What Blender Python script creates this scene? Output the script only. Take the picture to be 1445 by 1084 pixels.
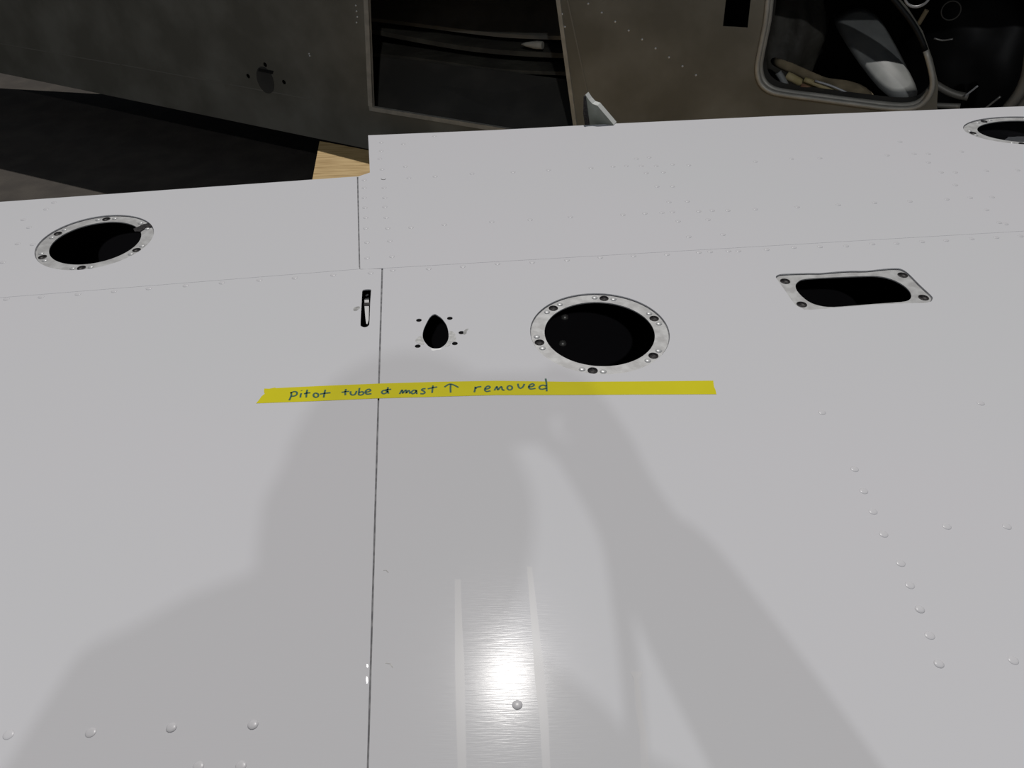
import bpy, bmesh, math, random
from mathutils import Vector, Matrix
from mathutils.geometry import tessellate_polygon

for o in list(bpy.data.objects):
    bpy.data.objects.remove(o, do_unlink=True)
S = bpy.context.scene
C = S.collection
random.seed(7)

# ------------------------------------------------------------------ camera
IMG_W, IMG_H, FOC = 1445.0, 1084.0, 1150.0
ZW = 0.80                                   # height of the wing skin above the ground
CAM = Vector((0.0, 0.0, 1.40))
PITCH, ROLL = math.radians(39.2), math.radians(0.8)
fw = Vector((0, math.cos(PITCH), -math.sin(PITCH)))
rt0 = Vector((1, 0, 0)); up0 = rt0.cross(fw)
rt = rt0 * math.cos(ROLL) - up0 * math.sin(ROLL)
up = rt0 * math.sin(ROLL) + up0 * math.cos(ROLL)
cd = bpy.data.cameras.new('camera'); cam = bpy.data.objects.new('camera', cd); C.objects.link(cam)
cd.sensor_width = 36.0; cd.lens = 36.0 * FOC / IMG_W; cd.clip_start = 0.02; cd.clip_end = 200
cam.matrix_world = Matrix(((rt.x, up.x, -fw.x, CAM.x), (rt.y, up.y, -fw.y, CAM.y), (rt.z, up.z, -fw.z, CAM.z), (0, 0, 0, 1)))
S.camera = cam

def ray(px, py):
    return (fw + rt * ((px - IMG_W / 2) / FOC) - up * ((py - IMG_H / 2) / FOC))
def at(px, py, z=ZW):                       # measured picture point -> place on a level surface
    d = ray(px, py); k = (z - CAM.z) / d.z
    return CAM + d * k

# ------------------------------------------------------------------ world, sun, added light, exposure
wd = bpy.data.worlds.new('world'); S.world = wd; wd.use_nodes = True
bg = wd.node_tree.nodes['Background']; bg.inputs[0].default_value = (0.62, 0.72, 0.86, 1); bg.inputs[1].default_value = 0.075

g = ray(716, 955)
to_sun = Vector((g.x, g.y, -g.z)).normalized()
sd = bpy.data.lights.new('sun', 'SUN'); sd.energy = 1.84; sd.angle = math.radians(0.53); sd.color = (1.0, 0.972, 0.94)
sun = bpy.data.objects.new('sun', sd); C.objects.link(sun)
sun.rotation_euler = to_sun.to_track_quat('Z', 'Y').to_euler(); sun.location = (0, 6, 9)

LAMP = Vector((0.15, -4.0, 4.6))            # added unseen light high behind, casts the photographer's shadow
ld = bpy.data.lights.new('added_back_light', 'POINT'); ld.energy = 195; ld.shadow_soft_size = 0.05; ld.color = (0.95, 0.97, 1.0)
lamp = bpy.data.objects.new('added_back_light', ld); C.objects.link(lamp); lamp.location = LAMP

S.view_settings.view_transform = 'Standard'; S.view_settings.look = 'None'
S.view_settings.exposure = 0.0; S.view_settings.gamma = 1.0; S.view_settings.use_curve_mapping = False

# ------------------------------------------------------------------ materials
def mat(name, col, rough=0.5, metal=0.0, spec=0.5, noise=None, bump=None, col2=None, ramp=(0.4, 0.65), rvar=0.0):
    m = bpy.data.materials.new(name); m.use_nodes = True
    nt = m.node_tree; b = nt.nodes['Principled BSDF']
    b.inputs['Base Color'].default_value = (*col, 1); b.inputs['Roughness'].default_value = rough
    b.inputs['Metallic'].default_value = metal; b.inputs['Specular IOR Level'].default_value = spec
    tc = nt.nodes.new('ShaderNodeTexCoord')
    if noise:
        sc, stretch = noise
        mp = nt.nodes.new('ShaderNodeMapping'); mp.inputs['Scale'].default_value = stretch
        nt.links.new(tc.outputs['Object'], mp.inputs[0])
        n = nt.nodes.new('ShaderNodeTexNoise'); n.inputs['Scale'].default_value = sc; n.inputs['Detail'].default_value = 6
        nt.links.new(mp.outputs[0], n.inputs[0])
        r = nt.nodes.new('ShaderNodeValToRGB')
        r.color_ramp.elements[0].position = ramp[0]; r.color_ramp.elements[1].position = ramp[1]
        r.color_ramp.elements[0].color = (*col, 1); r.color_ramp.elements[1].color = (*(col2 or col), 1)
        nt.links.new(n.outputs[0], r.inputs[0]); nt.links.new(r.outputs[0], b.inputs['Base Color'])
        if rvar:
            mr = nt.nodes.new('ShaderNodeMapRange'); mr.inputs[3].default_value = rough - rvar; mr.inputs[4].default_value = rough + rvar
            nt.links.new(n.outputs[0], mr.inputs[0]); nt.links.new(mr.outputs[0], b.inputs['Roughness'])
    if bump:
        sc, st, dist = bump
        n2 = nt.nodes.new('ShaderNodeTexNoise'); n2.inputs['Scale'].default_value = sc; n2.inputs['Detail'].default_value = 3
        nt.links.new(tc.outputs['Object'], n2.inputs[0])
        bp = nt.nodes.new('ShaderNodeBump'); bp.inputs['Strength'].default_value = st; bp.inputs['Distance'].default_value = dist
        nt.links.new(n2.outputs[0], bp.inputs['Height']); nt.links.new(bp.outputs[0], b.inputs['Normal'])
    return m

WHITE = (0.746, 0.735, 0.76)
def paint_material():
    # gloss white enamel, slightly wavy sheet, finely scuffed in one polished patch
    m = bpy.data.materials.new('white_enamel'); m.use_nodes = True
    nt = m.node_tree; b = nt.nodes['Principled BSDF']; N = nt.nodes.new; Lk = nt.links.new
    tc = N('ShaderNodeTexCoord')
    n = N('ShaderNodeTexNoise'); n.inputs['Scale'].default_value = 2.2; n.inputs['Detail'].default_value = 2
    Lk(tc.outputs['Object'], n.inputs[0])
    r = N('ShaderNodeValToRGB'); r.color_ramp.elements[0].position = 0.35; r.color_ramp.elements[1].position = 0.7
    r.color_ramp.elements[0].color = (WHITE[0] * 0.985, WHITE[1] * 1.0, WHITE[2] * 0.99, 1); r.color_ramp.elements[1].color = (*WHITE, 1)
    Lk(n.outputs[0], r.inputs[0]); Lk(r.outputs[0], b.inputs['Base Color'])
    # fine brushing marks
    mp = N('ShaderNodeMapping'); mp.inputs['Scale'].default_value = (1.0, 14.0, 1.0); Lk(tc.outputs['Object'], mp.inputs[0])
    s = N('ShaderNodeTexNoise'); s.inputs['Scale'].default_value = 60; s.inputs['Detail'].default_value = 4; Lk(mp.outputs[0], s.inputs[0])
    mr = N('ShaderNodeMapRange'); mr.inputs[1].default_value = 0.3; mr.inputs[2].default_value = 0.7
    mr.inputs[3].default_value = 0.115; mr.inputs[4].default_value = 0.155
    Lk(s.outputs[0], mr.inputs[0]); Lk(mr.outputs[0], b.inputs['Roughness'])
    b.inputs['Specular IOR Level'].default_value = 0.032
    bp = N('ShaderNodeBump'); bp.inputs['Strength'].default_value = 0.035; bp.inputs['Distance'].default_value = 0.0010
    Lk(s.outputs[0], bp.inputs['Height'])
    w = N('ShaderNodeTexNoise'); w.inputs['Scale'].default_value = 5; w.inputs['Detail'].default_value = 1; Lk(tc.outputs['Object'], w.inputs[0])
    bp2 = N('ShaderNodeBump'); bp2.inputs['Strength'].default_value = 0.12; bp2.inputs['Distance'].default_value = 0.004
    Lk(w.outputs[0], bp2.inputs['Height']); Lk(bp.outputs[0], bp2.inputs['Normal']); Lk(bp2.outputs[0], b.inputs['Normal'])
    return m

M = {}
M['white'] = paint_material()
M['rivet'] = mat('painted_rivet', (0.745, 0.735, 0.755), 0.28, spec=0.22)
M['residue'] = mat('adhesive_residue', (0.745, 0.738, 0.742), 0.22, spec=0.045, noise=(60, (1, .1, 1)), col2=(0.75, 0.743, 0.76))
M['alu'] = mat('bare_aluminium', (0.46, 0.455, 0.45), 0.5, 0.15, spec=0.3, noise=(70, (1, 1, 1)), col2=(0.60, 0.60, 0.595), bump=(220, 0.15, 0.001))
M['alu_rivet'] = mat('aluminium_rivet', (0.60, 0.60, 0.60), 0.38, 0.2, spec=0.25)
M['scuff'] = mat('scuffed_metal', (0.24, 0.24, 0.235), 0.5, 0.2, noise=(160, (1, 1, 1)), col2=(0.45, 0.45, 0.44))
M['shiny'] = mat('polished_metal', (0.82, 0.82, 0.82), 0.3, 0.5)
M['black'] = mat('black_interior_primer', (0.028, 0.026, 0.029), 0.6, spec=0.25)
M['hole'] = mat('dark_nutplate', (0.02, 0.018, 0.019), 0.5, 0.1, spec=0.2, noise=(300, (1, 1, 1)), col2=(0.055, 0.05, 0.05))
M['sealant_and_rim_shade'] = mat('gap_sealant_and_rim_shade', (0.13, 0.13, 0.14), 0.7, noise=(120, (1, 1, 1)), col2=(0.28, 0.28, 0.29))  # seam filler, also the painted shade line round the cut-outs
M['tape'] = mat('yellow_tape', (0.76, 0.68, 0.006), 0.6, spec=0.15, noise=(14, (1, 1, 1)), col2=(0.80, 0.72, 0.008))
M['crease'] = mat('creased_metal', (0.29, 0.275, 0.235), 0.5, 0.3)
M['bracket_shade'] = mat('grey_green_face_shade', (0.20, 0.215, 0.18), 0.6, noise=(40, (1, 1, 1)), col2=(0.27, 0.285, 0.245))  # shade on the bracket's front, put into the colour
M['ink'] = mat('green_marker_ink', (0.010, 0.105, 0.055), 0.6)
M['hull'] = mat('dull_bare_metal', (0.21, 0.20, 0.165), 0.55, 0.35, spec=0.3, noise=(5, (1, 1, 1)), col2=(0.30, 0.288, 0.245), rvar=0.08)
M['hull_edge'] = mat('worn_metal_edge', (0.46, 0.44, 0.385), 0.5, 0.3, noise=(30, (1, 1, 1)), col2=(0.58, 0.55, 0.48))
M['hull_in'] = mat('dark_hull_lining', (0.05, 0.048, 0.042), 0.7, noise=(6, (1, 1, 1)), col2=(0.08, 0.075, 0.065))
M['asphalt'] = mat('asphalt', (0.060, 0.051, 0.043), 0.9, noise=(9, (1, 1, 1)), col2=(0.085, 0.073, 0.06), bump=(160, 0.4, 0.004))
M['plywood'] = mat('plywood', (0.42, 0.26, 0.09), 0.7, noise=(9, (1.2, 14, 3)), col2=(0.68, 0.48, 0.22), ramp=(0.3, 0.6))
M['wood_edge'] = mat('sawn_wood', (0.5, 0.36, 0.19), 0.8, noise=(12, (1, 1, 8)), col2=(0.62, 0.47, 0.27))
M['blade'] = mat('grey_painted_blade', (0.30, 0.31, 0.30), 0.5, noise=(14, (1, 1, 1)), col2=(0.38, 0.39, 0.37))
M['sheet'] = mat('tarnished_sheet', (0.20, 0.19, 0.165), 0.5, 0.3, noise=(7, (1, 1, 1)), col2=(0.29, 0.275, 0.24))
M['rubber_and_shade'] = mat('black_rubber_and_frame_shade', (0.010, 0.010, 0.010), 0.55, spec=0.3)  # also blackens the shaded run of the window frame
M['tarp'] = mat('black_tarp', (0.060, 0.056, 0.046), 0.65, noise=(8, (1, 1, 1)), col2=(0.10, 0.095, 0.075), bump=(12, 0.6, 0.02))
M['debris'] = mat('weathered_tan_foam', (0.36, 0.29, 0.18), 0.9, noise=(16, (1, 1, 1)), col2=(0.16, 0.13, 0.08))
M['debris2'] = mat('yellowed_strip', (0.46, 0.38, 0.17), 0.8, noise=(20, (1, 1, 1)), col2=(0.6, 0.5, 0.28))
M['rust'] = mat('rusty_strip', (0.24, 0.12, 0.07), 0.9, noise=(30, (1, 1, 1)), col2=(0.33, 0.2, 0.12))
M['steel'] = mat('dull_steel', (0.33, 0.32, 0.30), 0.4, 0.6)
M['skin'] = mat('skin', (0.55, 0.36, 0.27), 0.6)
M['jacket'] = mat('dark_jacket', (0.04, 0.045, 0.06), 0.85, noise=(40, (1, 1, 1)), col2=(0.055, 0.06, 0.075))
M['trousers'] = mat('blue_trousers', (0.05, 0.07, 0.12), 0.9)
M['hair'] = mat('brown_hair', (0.05, 0.03, 0.02), 0.7)
M['cambody'] = mat('camera_black', (0.02, 0.02, 0.02), 0.4)

# ------------------------------------------------------------------ helpers
def link(name, me, m, parent=None):
    o = bpy.data.objects.new(name, me); C.objects.link(o)
    if m is not None and len(me.materials) == 0: me.materials.append(m)
    if parent is not None: o.parent = parent
    return o
def tag(o, label=None, cat=None, group=None, kind=None):
    if label: o['label'] = label
    if cat: o['category'] = cat
    if group: o['group'] = group
    if kind: o['kind'] = kind
    return o
def thing(name, label, cat, loc=(0, 0, 0), group=None):
    o = bpy.data.objects.new(name, None); C.objects.link(o); o.location = loc; o.empty_display_size = 0.05
    bpy.context.view_layer.update()
    return tag(o, label, cat, group)
def par(o, p):                                # parent keeping the world place (parents are unrotated empties or meshes)
    o.parent = p; o.matrix_parent_inverse = Matrix.Translation(-Vector(p.matrix_world.translation)); return o

def prism(name, loops, O, U, V, t, m, parent=None):
    """outer loop + holes in 2D (u,v) on the plane O,U,V ; thickness t backwards along -U x V"""
    Nn = U.cross(V).normalized()
    vs, fs = [], []
    flat = [p for lp in loops for p in lp]
    tris = tessellate_polygon([[Vector((p[0], p[1], 0)) for p in lp] for lp in loops])
    n = len(flat)
    for p in flat: vs.append(O + U * p[0] + V * p[1])
    for p in flat: vs.append(O + U * p[0] + V * p[1] - Nn * t)
    for a, b, c in tris:
        pa, pb, pc = flat[a], flat[b], flat[c]
        ar = (pb[0] - pa[0]) * (pc[1] - pa[1]) - (pb[1] - pa[1]) * (pc[0] - pa[0])
        if ar < 0: a, b, c = c, b, a
        fs.append((a, b, c)); fs.append((c + n, b + n, a + n))
    k = 0
    for li, lp in enumerate(loops):
        q = len(lp); area = sum(lp[i][0] * lp[(i + 1) % q][1] - lp[(i + 1) % q][0] * lp[i][1] for i in range(q))
        ccw = area > 0
        if li > 0: ccw = not ccw
        for i in range(q):
            a, b = k + i, k + (i + 1) % q
            fs.append((a, a + n, b + n, b) if ccw else (b, b + n, a + n, a))
        k += q
    me = bpy.data.meshes.new(name); me.from_pydata([tuple(v) for v in vs], [], fs); me.update()
    o = link(name, me, m)
    if parent is not None: par(o, parent)
    return o
X, Y, Z = Vector((1, 0, 0)), Vector((0, 1, 0)), Vector((0, 0, 1))
def flat(name, loops, z, t, m, parent=None):     # loops of world xy
    return prism(name, loops, Vector((0, 0, z)), X, Y, t, m, parent)
def P(pts, z=ZW):                                # pixel list -> world xy list
    return [tuple(at(a, b, z).xy) for a, b in pts]
def circ(c, r, n=48):
    return [(c[0] + r * math.cos(2 * math.pi * i / n), c[1] + r * math.sin(2 * math.pi * i / n)) for i in range(n)]
def smooth_loop(pts, sub=4):                     # closed Catmull-Rom
    out = []; n = len(pts)
    for i in range(n):
        p0, p1, p2, p3 = [Vector(pts[(i + k - 1) % n]) for k in range(4)]
        for j in range(sub):
            t = j / sub
            q = 0.5 * ((2 * p1) + (-p0 + p2) * t + (2 * p0 - 5 * p1 + 4 * p2 - p3) * t * t + (-p0 + 3 * p1 - 3 * p2 + p3) * t ** 3)
            out.append(tuple(q))
    return out
def smooth_open(pts, sub=5):
    pts = [Vector(p) for p in pts]; out = []
    e = [pts[0] * 2 - pts[1]] + pts + [pts[-1] * 2 - pts[-2]]
    for i in range(1, len(e) - 2):
        p0, p1, p2, p3 = e[i - 1:i + 3]
        for j in range(sub):
            t = j / sub
            out.append(0.5 * ((2 * p1) + (-p0 + p2) * t + (2 * p0 - 5 * p1 + 4 * p2 - p3) * t * t + (-p0 + 3 * p1 - 3 * p2 + p3) * t ** 3))
    out.append(pts[-1]); return out
def box(name, x0, x1, y0, y1, z0, z1, m, parent=None):
    return flat(name, [[(x0, y0), (x1, y0), (x1, y1), (x0, y1)]], z1, z1 - z0, m, parent)
def tube(name, path, r, m, parent=None, n=10, closed=False):
    path = [Vector(p) for p in path]; k = len(path)
    rr = r if isinstance(r, (list, tuple)) else [r] * k
    vs, fs = [], []; ref = None
    for i, p in enumerate(path):
        a = path[(i - 1) % k] if (closed or i > 0) else p
        b = path[(i + 1) % k] if (closed or i < k - 1) else p
        t = (b - a).normalized()
        if ref is None: ref = t.orthogonal().normalized()
        ref = (ref - t * ref.dot(t)).normalized(); bi = t.cross(ref)
        for j in range(n):
            an = 2 * math.pi * j / n
            vs.append(tuple(p + (ref * math.cos(an) + bi * math.sin(an)) * rr[i]))
    for i in range(k if closed else k - 1):
        for j in range(n):
            i2 = (i + 1) % k
            fs.append((i * n + j, i * n + (j + 1) % n, i2 * n + (j + 1) % n, i2 * n + j))
    if not closed:
        fs.append(tuple(range(n - 1, -1, -1))); fs.append(tuple(range((k - 1) * n, k * n)))
    me = bpy.data.meshes.new(name); me.from_pydata(vs, [], fs); me.update()
    for p in me.polygons: p.use_smooth = len(p.vertices) == 4
    o = link(name, me, m)
    if parent is not None: par(o, parent)
    return o
def dome_mesh(name, r, h, m, n=14, rings=3, rim=0.0):
    vs, fs = [], []
    for k in range(rings):
        a = math.pi / 2 * k / rings
        for j in range(n):
            t = 2 * math.pi * j / n
            vs.append((r * math.cos(a) * math.cos(t), r * math.cos(a) * math.sin(t), h * math.sin(a)))
    vs.append((0, 0, h)); base = len(vs)
    for j in range(n):
        t = 2 * math.pi * j / n; vs.append((r * math.cos(t), r * math.sin(t), -0.0008))
    for k in range(rings - 1):
        for j in range(n):
            fs.append((k * n + j, k * n + (j + 1) % n, (k + 1) * n + (j + 1) % n, (k + 1) * n + j))
    for j in range(n):
        fs.append(((rings - 1) * n + j, (rings - 1) * n + (j + 1) % n, rings * n))
        fs.append((base + j, base + (j + 1) % n, (j + 1) % n, j))
    me = bpy.data.meshes.new(name); me.from_pydata(vs, [], fs); me.update(); me.materials.append(m)
    for p in me.polygons: p.use_smooth = True
    return me
def put(name, me, loc, parent):
    o = bpy.data.objects.new(name, me); C.objects.link(o); o.location = loc
    return par(o, parent)

# ------------------------------------------------------------------ the ground
gm = bpy.data.meshes.new('floor'); gm.from_pydata([(-15, -12, 0), (15, -12, 0), (15, 20, 0), (-15, 20, 0)], [], [(0, 1, 2, 3)])
tag(link('floor', gm, M['asphalt']), kind='structure', label='dark asphalt ground under the wing and the metal hull')

# ------------------------------------------------------------------ the wing
wing = thing('aircraft_wing', 'white painted aircraft wing lying flat, with cut-out access holes and rivets', 'wing', (0, 1.0, ZW))
T = 0.0016
# seams and edges, measured in the picture
NEAR = 0.10
def seamL(x): return 420 - (x - 0) * (420 - 379.5) / 508.0
def seamR(x): return 378.5 - (x - 540) * (378.5 - 326) / 905.0
chord_top, chord_bot = at(539.5, 378), at(519, 1084)
cdir = (chord_bot - chord_top); chord_near = chord_top + cdir * ((NEAR - chord_top.y) / cdir.y)
gap = 0.00062
edgeL = [(0, 285), (250, 267), (502, 248.5)]
edgeR = [(519.5, 191), (700, 183.5), (866, 174.5), (1100, 163.5), (1445, 150)]
XL, XR = -1.95, 2.25                        # wing carries on past both sides of the picture
def run(p, q, x):                            # level line through two picture points, at world x
    a, b = at(*p), at(*q); return (x, a.y + (b.y - a.y) * (x - a.x) / (b.x - a.x))

# cut-outs
big_c = at(846.0, 467.3); left_c = at(134.5, 340.2)
RB = 0.0877; RL = 0.0835
AXR = (1.36, 0.77); right_c = at(1453, 183.8); RR = 0.088
egg_px = [(560 + a / 12.04, 430 + b / 12.04) for a, b in [(635, 160), (560, 215), (480, 360), (440, 480), (450, 590), (520, 690), (590, 735), (660, 745), (740, 735), (820, 680), (870, 600), (880, 500), (850, 360), (770, 240), (690, 180)]]
egg = smooth_loop(P(egg_px), 3)
slot_px = [(490 + a / 13.55, 390 + b / 13.55) for a, b in [(283, 330), (288, 285), (320, 255), (440, 250), (457, 290), (440, 500), (428, 860), (405, 945), (335, 975), (270, 955), (254, 910), (268, 620)]]
slot = smooth_loop(P(slot_px), 3)
hat_px = [(1060 + a / 5.16, 350 + b / 5.16) for a, b in [(180, 208), (205, 192), (260, 187), (420, 182), (500, 182), (620, 172), (720, 166), (840, 165), (960, 152), (1050, 147), (1100, 155), (1150, 190), (1230, 270), (1310, 345), (1320, 372), (1280, 398), (1050, 405), (800, 420), (430, 450), (370, 437), (320, 412), (240, 300), (190, 230)]]
hatch = smooth_loop(P(hat_px), 3)
hin_px = [(1060 + a / 5.16, 350 + b / 5.16) for a, b in [(325, 270), (345, 235), (400, 215), (600, 203), (800, 195), (920, 195), (1020, 215), (1110, 260), (1160, 310), (1168, 350), (1130, 378), (1000, 390), (800, 405), (600, 420), (500, 410), (420, 380), (350, 320)]]
hatch_in = smooth_loop(P(hin_px), 3)
egg_holes = [(560 + a / 12.04, 430 + b / 12.04) for a, b in [(375, 265), (900, 232), (355, 705), (985, 660), (1097, 475)]]
def hole_loop(px, r, n=14): return circ(at(*px).xy, r, n)

# main skins either side of the chord seam
sl = [(x, seamL(x) + 0.35) for x in (0, 250, 508, 538)]
mainL = [(XL, NEAR)] + [(chord_near.x - gap, NEAR)] + [(at(538.6, 379.5).x - gap * .6, at(538.6, 379.5).y)] + P(sl[::-1][1:]) + [run(sl[1], sl[0], XL)]
sr = [(540.6, seamR(540) + 0.35)] + [(x, seamR(x) + 0.35) for x in (800, 1100, 1445)]
mainR = [(chord_near.x + gap, NEAR), (XR, NEAR), run(sr[-2], sr[-1], XR)] + P(sr[::-1])
flat('skin_panel', [mainL, slot], ZW, T, M['white'], wing)
flat('skin_panel', [mainR, circ(big_c.xy, RB, 72), egg, hatch] + [hole_loop(p, 0.0037) for p in egg_holes], ZW, T, M['white'], wing)
# aft skins
sl2 = [(x, seamL(x)) for x in (0, 250, 506.5)]
aftL = [run(sl2[1], sl2[0], XL)] + P(sl2) + P([(503.6, 249.0)]) + P(edgeL[::-1][1:]) + [run(edgeL[1], edgeL[0], XL)]
flat('skin_panel', [aftL, circ(left_c.xy, RL, 72)], ZW, T, M['white'], wing)
aftR = P([(508.4, 380.2), (540, seamR(540))] + [(x, seamR(x)) for x in (800, 1100, 1445)]) + [run((1100, seamR(1100)), (1445, seamR(1445)), XR), run(edgeR[-2], edgeR[-1], XR)] + P(edgeR[::-1]) + P([(522, 243.5), (505.6, 249.0)])
flat('skin_panel', [aftR, [(right_c.x + (p[0] - right_c.x) * AXR[0], right_c.y + (p[1] - right_c.y) * AXR[1]) for p in circ(right_c.xy, RR, 72)]], ZW, T, M['white'], wing)
# sealant / lap strips under the seams
def strip_under(px, w, z, t, m, name):
    pts = [at(*p) for p in px]; L, R = [], []
    for i, p in enumerate(pts):
        d = (pts[min(i + 1, len(pts) - 1)] - pts[max(i - 1, 0)]).normalized(); n = Vector((-d.y, d.x, 0)) * w / 2
        L.append(tuple((p + n).xy)); R.append(tuple((p - n).xy))
    return flat(name, [L + R[::-1]], z, t, m, wing)
strip_under([(539.5, 379), (519, 1084), (517.5, 1135)], 0.03, ZW - T - 0.0002, 0.001, M['sealant_and_rim_shade'], 'lap_strip')
strip_under([(504.5, 250), (507.5, 379)], 0.03, ZW - T - 0.0002, 0.001, M['sealant_and_rim_shade'], 'lap_strip')
strip_under([(-200, seamL(-200)), (507, seamL(507))], 0.012, ZW - T + 0.0006, 0.0006, M['residue'], 'lap_strip')
strip_under([(545, seamR(545)), (1700, seamR(1700))], 0.012, ZW - T + 0.0006, 0.0006, M['residue'], 'lap_strip')

# closed wing body under the skins: side webs, lower skin, ribs, all black inside
DEP = 0.125
def wall_strip(a, b, z0, z1, t, m, name):
    a = Vector((a[0], a[1], 0)); b = Vector((b[0], b[1], 0)); d = (b - a).normalized(); n = Vector((-d.y, d.x, 0)) * t
    return flat(name, [[tuple(a.xy), tuple(b.xy), tuple((b + n).xy), tuple((a + n).xy)]], z1, z1 - z0, m, wing)
zt, zb = ZW - T - 0.0026, ZW - DEP
outline = [(XL, NEAR), (XR, NEAR), run(edgeR[-2], edgeR[-1], XR)] + [tuple(at(*p).xy) for p in edgeR[::-1]] + [tuple(at(522, 243.5).xy)] + [tuple(at(502, 248.5).xy)] + [tuple(at(*p).xy) for p in edgeL[::-1][1:]] + [run(edgeL[1], edgeL[0], XL)]
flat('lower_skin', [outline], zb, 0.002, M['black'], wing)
for i in range(len(outline)):
    wall_strip(outline[i], outline[(i + 1) % len(outline)], zb, ZW - T - 0.0001, 0.002, M['white'], 'edge_web')
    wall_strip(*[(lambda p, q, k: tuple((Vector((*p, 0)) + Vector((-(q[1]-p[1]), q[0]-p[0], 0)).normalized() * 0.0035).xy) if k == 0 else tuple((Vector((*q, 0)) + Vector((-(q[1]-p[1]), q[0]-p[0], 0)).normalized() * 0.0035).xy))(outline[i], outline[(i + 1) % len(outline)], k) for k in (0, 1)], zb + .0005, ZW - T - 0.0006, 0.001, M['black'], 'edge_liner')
for px in (330, 690, 1010, 1560):
    a = at(px, 900); b = at(px + (722 - px) * 0.33, 300)
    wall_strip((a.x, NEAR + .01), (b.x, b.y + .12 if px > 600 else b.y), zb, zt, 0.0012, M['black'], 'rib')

# access-hole doubler rings
riv_alu = dome_mesh('ring_rivet', 0.0042, 0.0014, M['alu_rivet'])
dim_me = None
def nut_mesh():
    n = 18; vs, fs = [], []
    prof = [(0.0062, 0.0003), (0.0054, 0.0006), (0.0040, -0.0012), (0.0018, -0.0020)]
    for r, z in prof:
        for j in range(n): vs.append((r * math.cos(2 * math.pi * j / n), r * math.sin(2 * math.pi * j / n), z))
    for k in range(len(prof) - 1):
        for j in range(n): fs.append((k * n + j, k * n + (j + 1) % n, (k + 1) * n + (j + 1) % n, (k + 1) * n + j))
    fs.append(tuple(range((len(prof) - 1) * n, len(prof) * n)))
    me = bpy.data.meshes.new('screw_hole'); me.from_pydata(vs, [], fs); me.update(); me.materials.append(M['hole']); return me
nut = nut_mesh()
def ell(c, r, n, ax): return [(c[0] + (p[0] - c[0]) * ax[0], c[1] + (p[1] - c[1]) * ax[1]) for p in circ(c, r, n)]
def ring_part(c, R, ratio, hole_px, label, ax=(1, 1)):
    zr = ZW - T - 0.0006
    angs = []
    for p in hole_px:
        q = at(*p, zr); angs.append(math.atan2((q.y - c.y) / ax[1], (q.x - c.x) / ax[0]))
    rin = R * ratio; rm = (R + rin) / 2 * 1.005
    holes = [circ((c.x + ax[0] * rm * math.cos(a), c.y + ax[1] * rm * math.sin(a)), 0.0056, 16) for a in angs]
    ring = flat('doubler_ring', [ell(c.xy, R + 0.012, 72, ax), ell(c.xy, rin, 72, ax)] + holes, zr, 0.0016, M['alu'], wing)
    ring['label'] = label
    flat('rim_shade_line', [ell(c.xy, R + 0.0002, 72, ax), ell(c.xy, R - 0.0011, 72, ax)], zr + 0.0003, 0.0004, M['sealant_and_rim_shade'], ring)  # dark line painted as the shadow of the skin's lip
    for a in angs:
        put('screw_hole', nut, (c.x + ax[0] * rm * math.cos(a), c.y + ax[1] * rm * math.sin(a), zr), ring)
        for s in (-1, 1):
            b = a + s * 0.0125 / rm
            put('ring_rivet', riv_alu, (c.x + ax[0] * rm * 1.01 * math.cos(b), c.y + ax[1] * rm * 1.01 * math.sin(b), zr), ring)
    return ring
kb = 1445 / 260
rb = ring_part(big_c, RB, 0.792, [(720 + a / kb, 380 + b / kb) for a, b in [(738, 213), (1125, 388), (1107, 672), (650, 775), (247, 572), (313, 293)]], 'bare aluminium ring round the large central access hole')
kl = 1445 / 300
rl = ring_part(left_c, RL, 0.775, [(a / kl, 260 + b / kl) for a, b in [(722, 240), (400, 338), (303, 492), (565, 550), (903, 443), (975, 285)]], 'bare aluminium ring round the access hole by the far left edge')
rr_ = ring_part(right_c, RR, 0.78, [(1386, 171), (1372, 188), (1443, 202), (1500, 205), (1530, 190), (1460, 168)], 'bare aluminium ring round the access hole cut by the picture edge', AXR)
# torn shred of metal at the upper right of the left ring
sh = [(a / kl, 260 + b / kl) for a, b in [(905, 300), (940, 285), (1000, 262), (1030, 270), (1042, 282), (985, 296), (950, 318), (915, 318)]]
flat('torn_shred', [P(sh, ZW)], ZW - 0.0006, 0.0012, M['hole'], rl)
# oblong hatch frame
zh = ZW - T - 0.0006
hc = Vector((sum(p[0] for p in hatch) / len(hatch), sum(p[1] for p in hatch) / len(hatch), 0))
grow = [((p[0] - hc.x) * 1.06 + hc.x, (p[1] - hc.y) * 1.08 + hc.y) for p in hatch]
hh = [(1060 + a / 5.16, 350 + b / 5.16) for a, b in [(247, 243), (1103, 198), (1255, 362), (368, 412)]]
hf = flat('hatch_frame', [grow, hatch_in] + [circ(at(*p, zh).xy, 0.0062, 16) for p in hh], zh, 0.0016, M['alu'], wing)
hcut = [((p[0] - hc.x) * 0.988 + hc.x, (p[1] - hc.y) * 0.976 + hc.y) for p in hatch]
flat('rim_shade_line', [hatch, hcut], zh + 0.0003, 0.0004, M['sealant_and_rim_shade'], hf)  # painted lip shadow round the hatch
hf['label'] = 'bare metal frame of the oblong hatch'
for p in hh:
    q = at(*p, zh); o = put('screw_hole', nut, (q.x, q.y, zh), hf); o.scale = (1.12, 1.12, 1)
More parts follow.
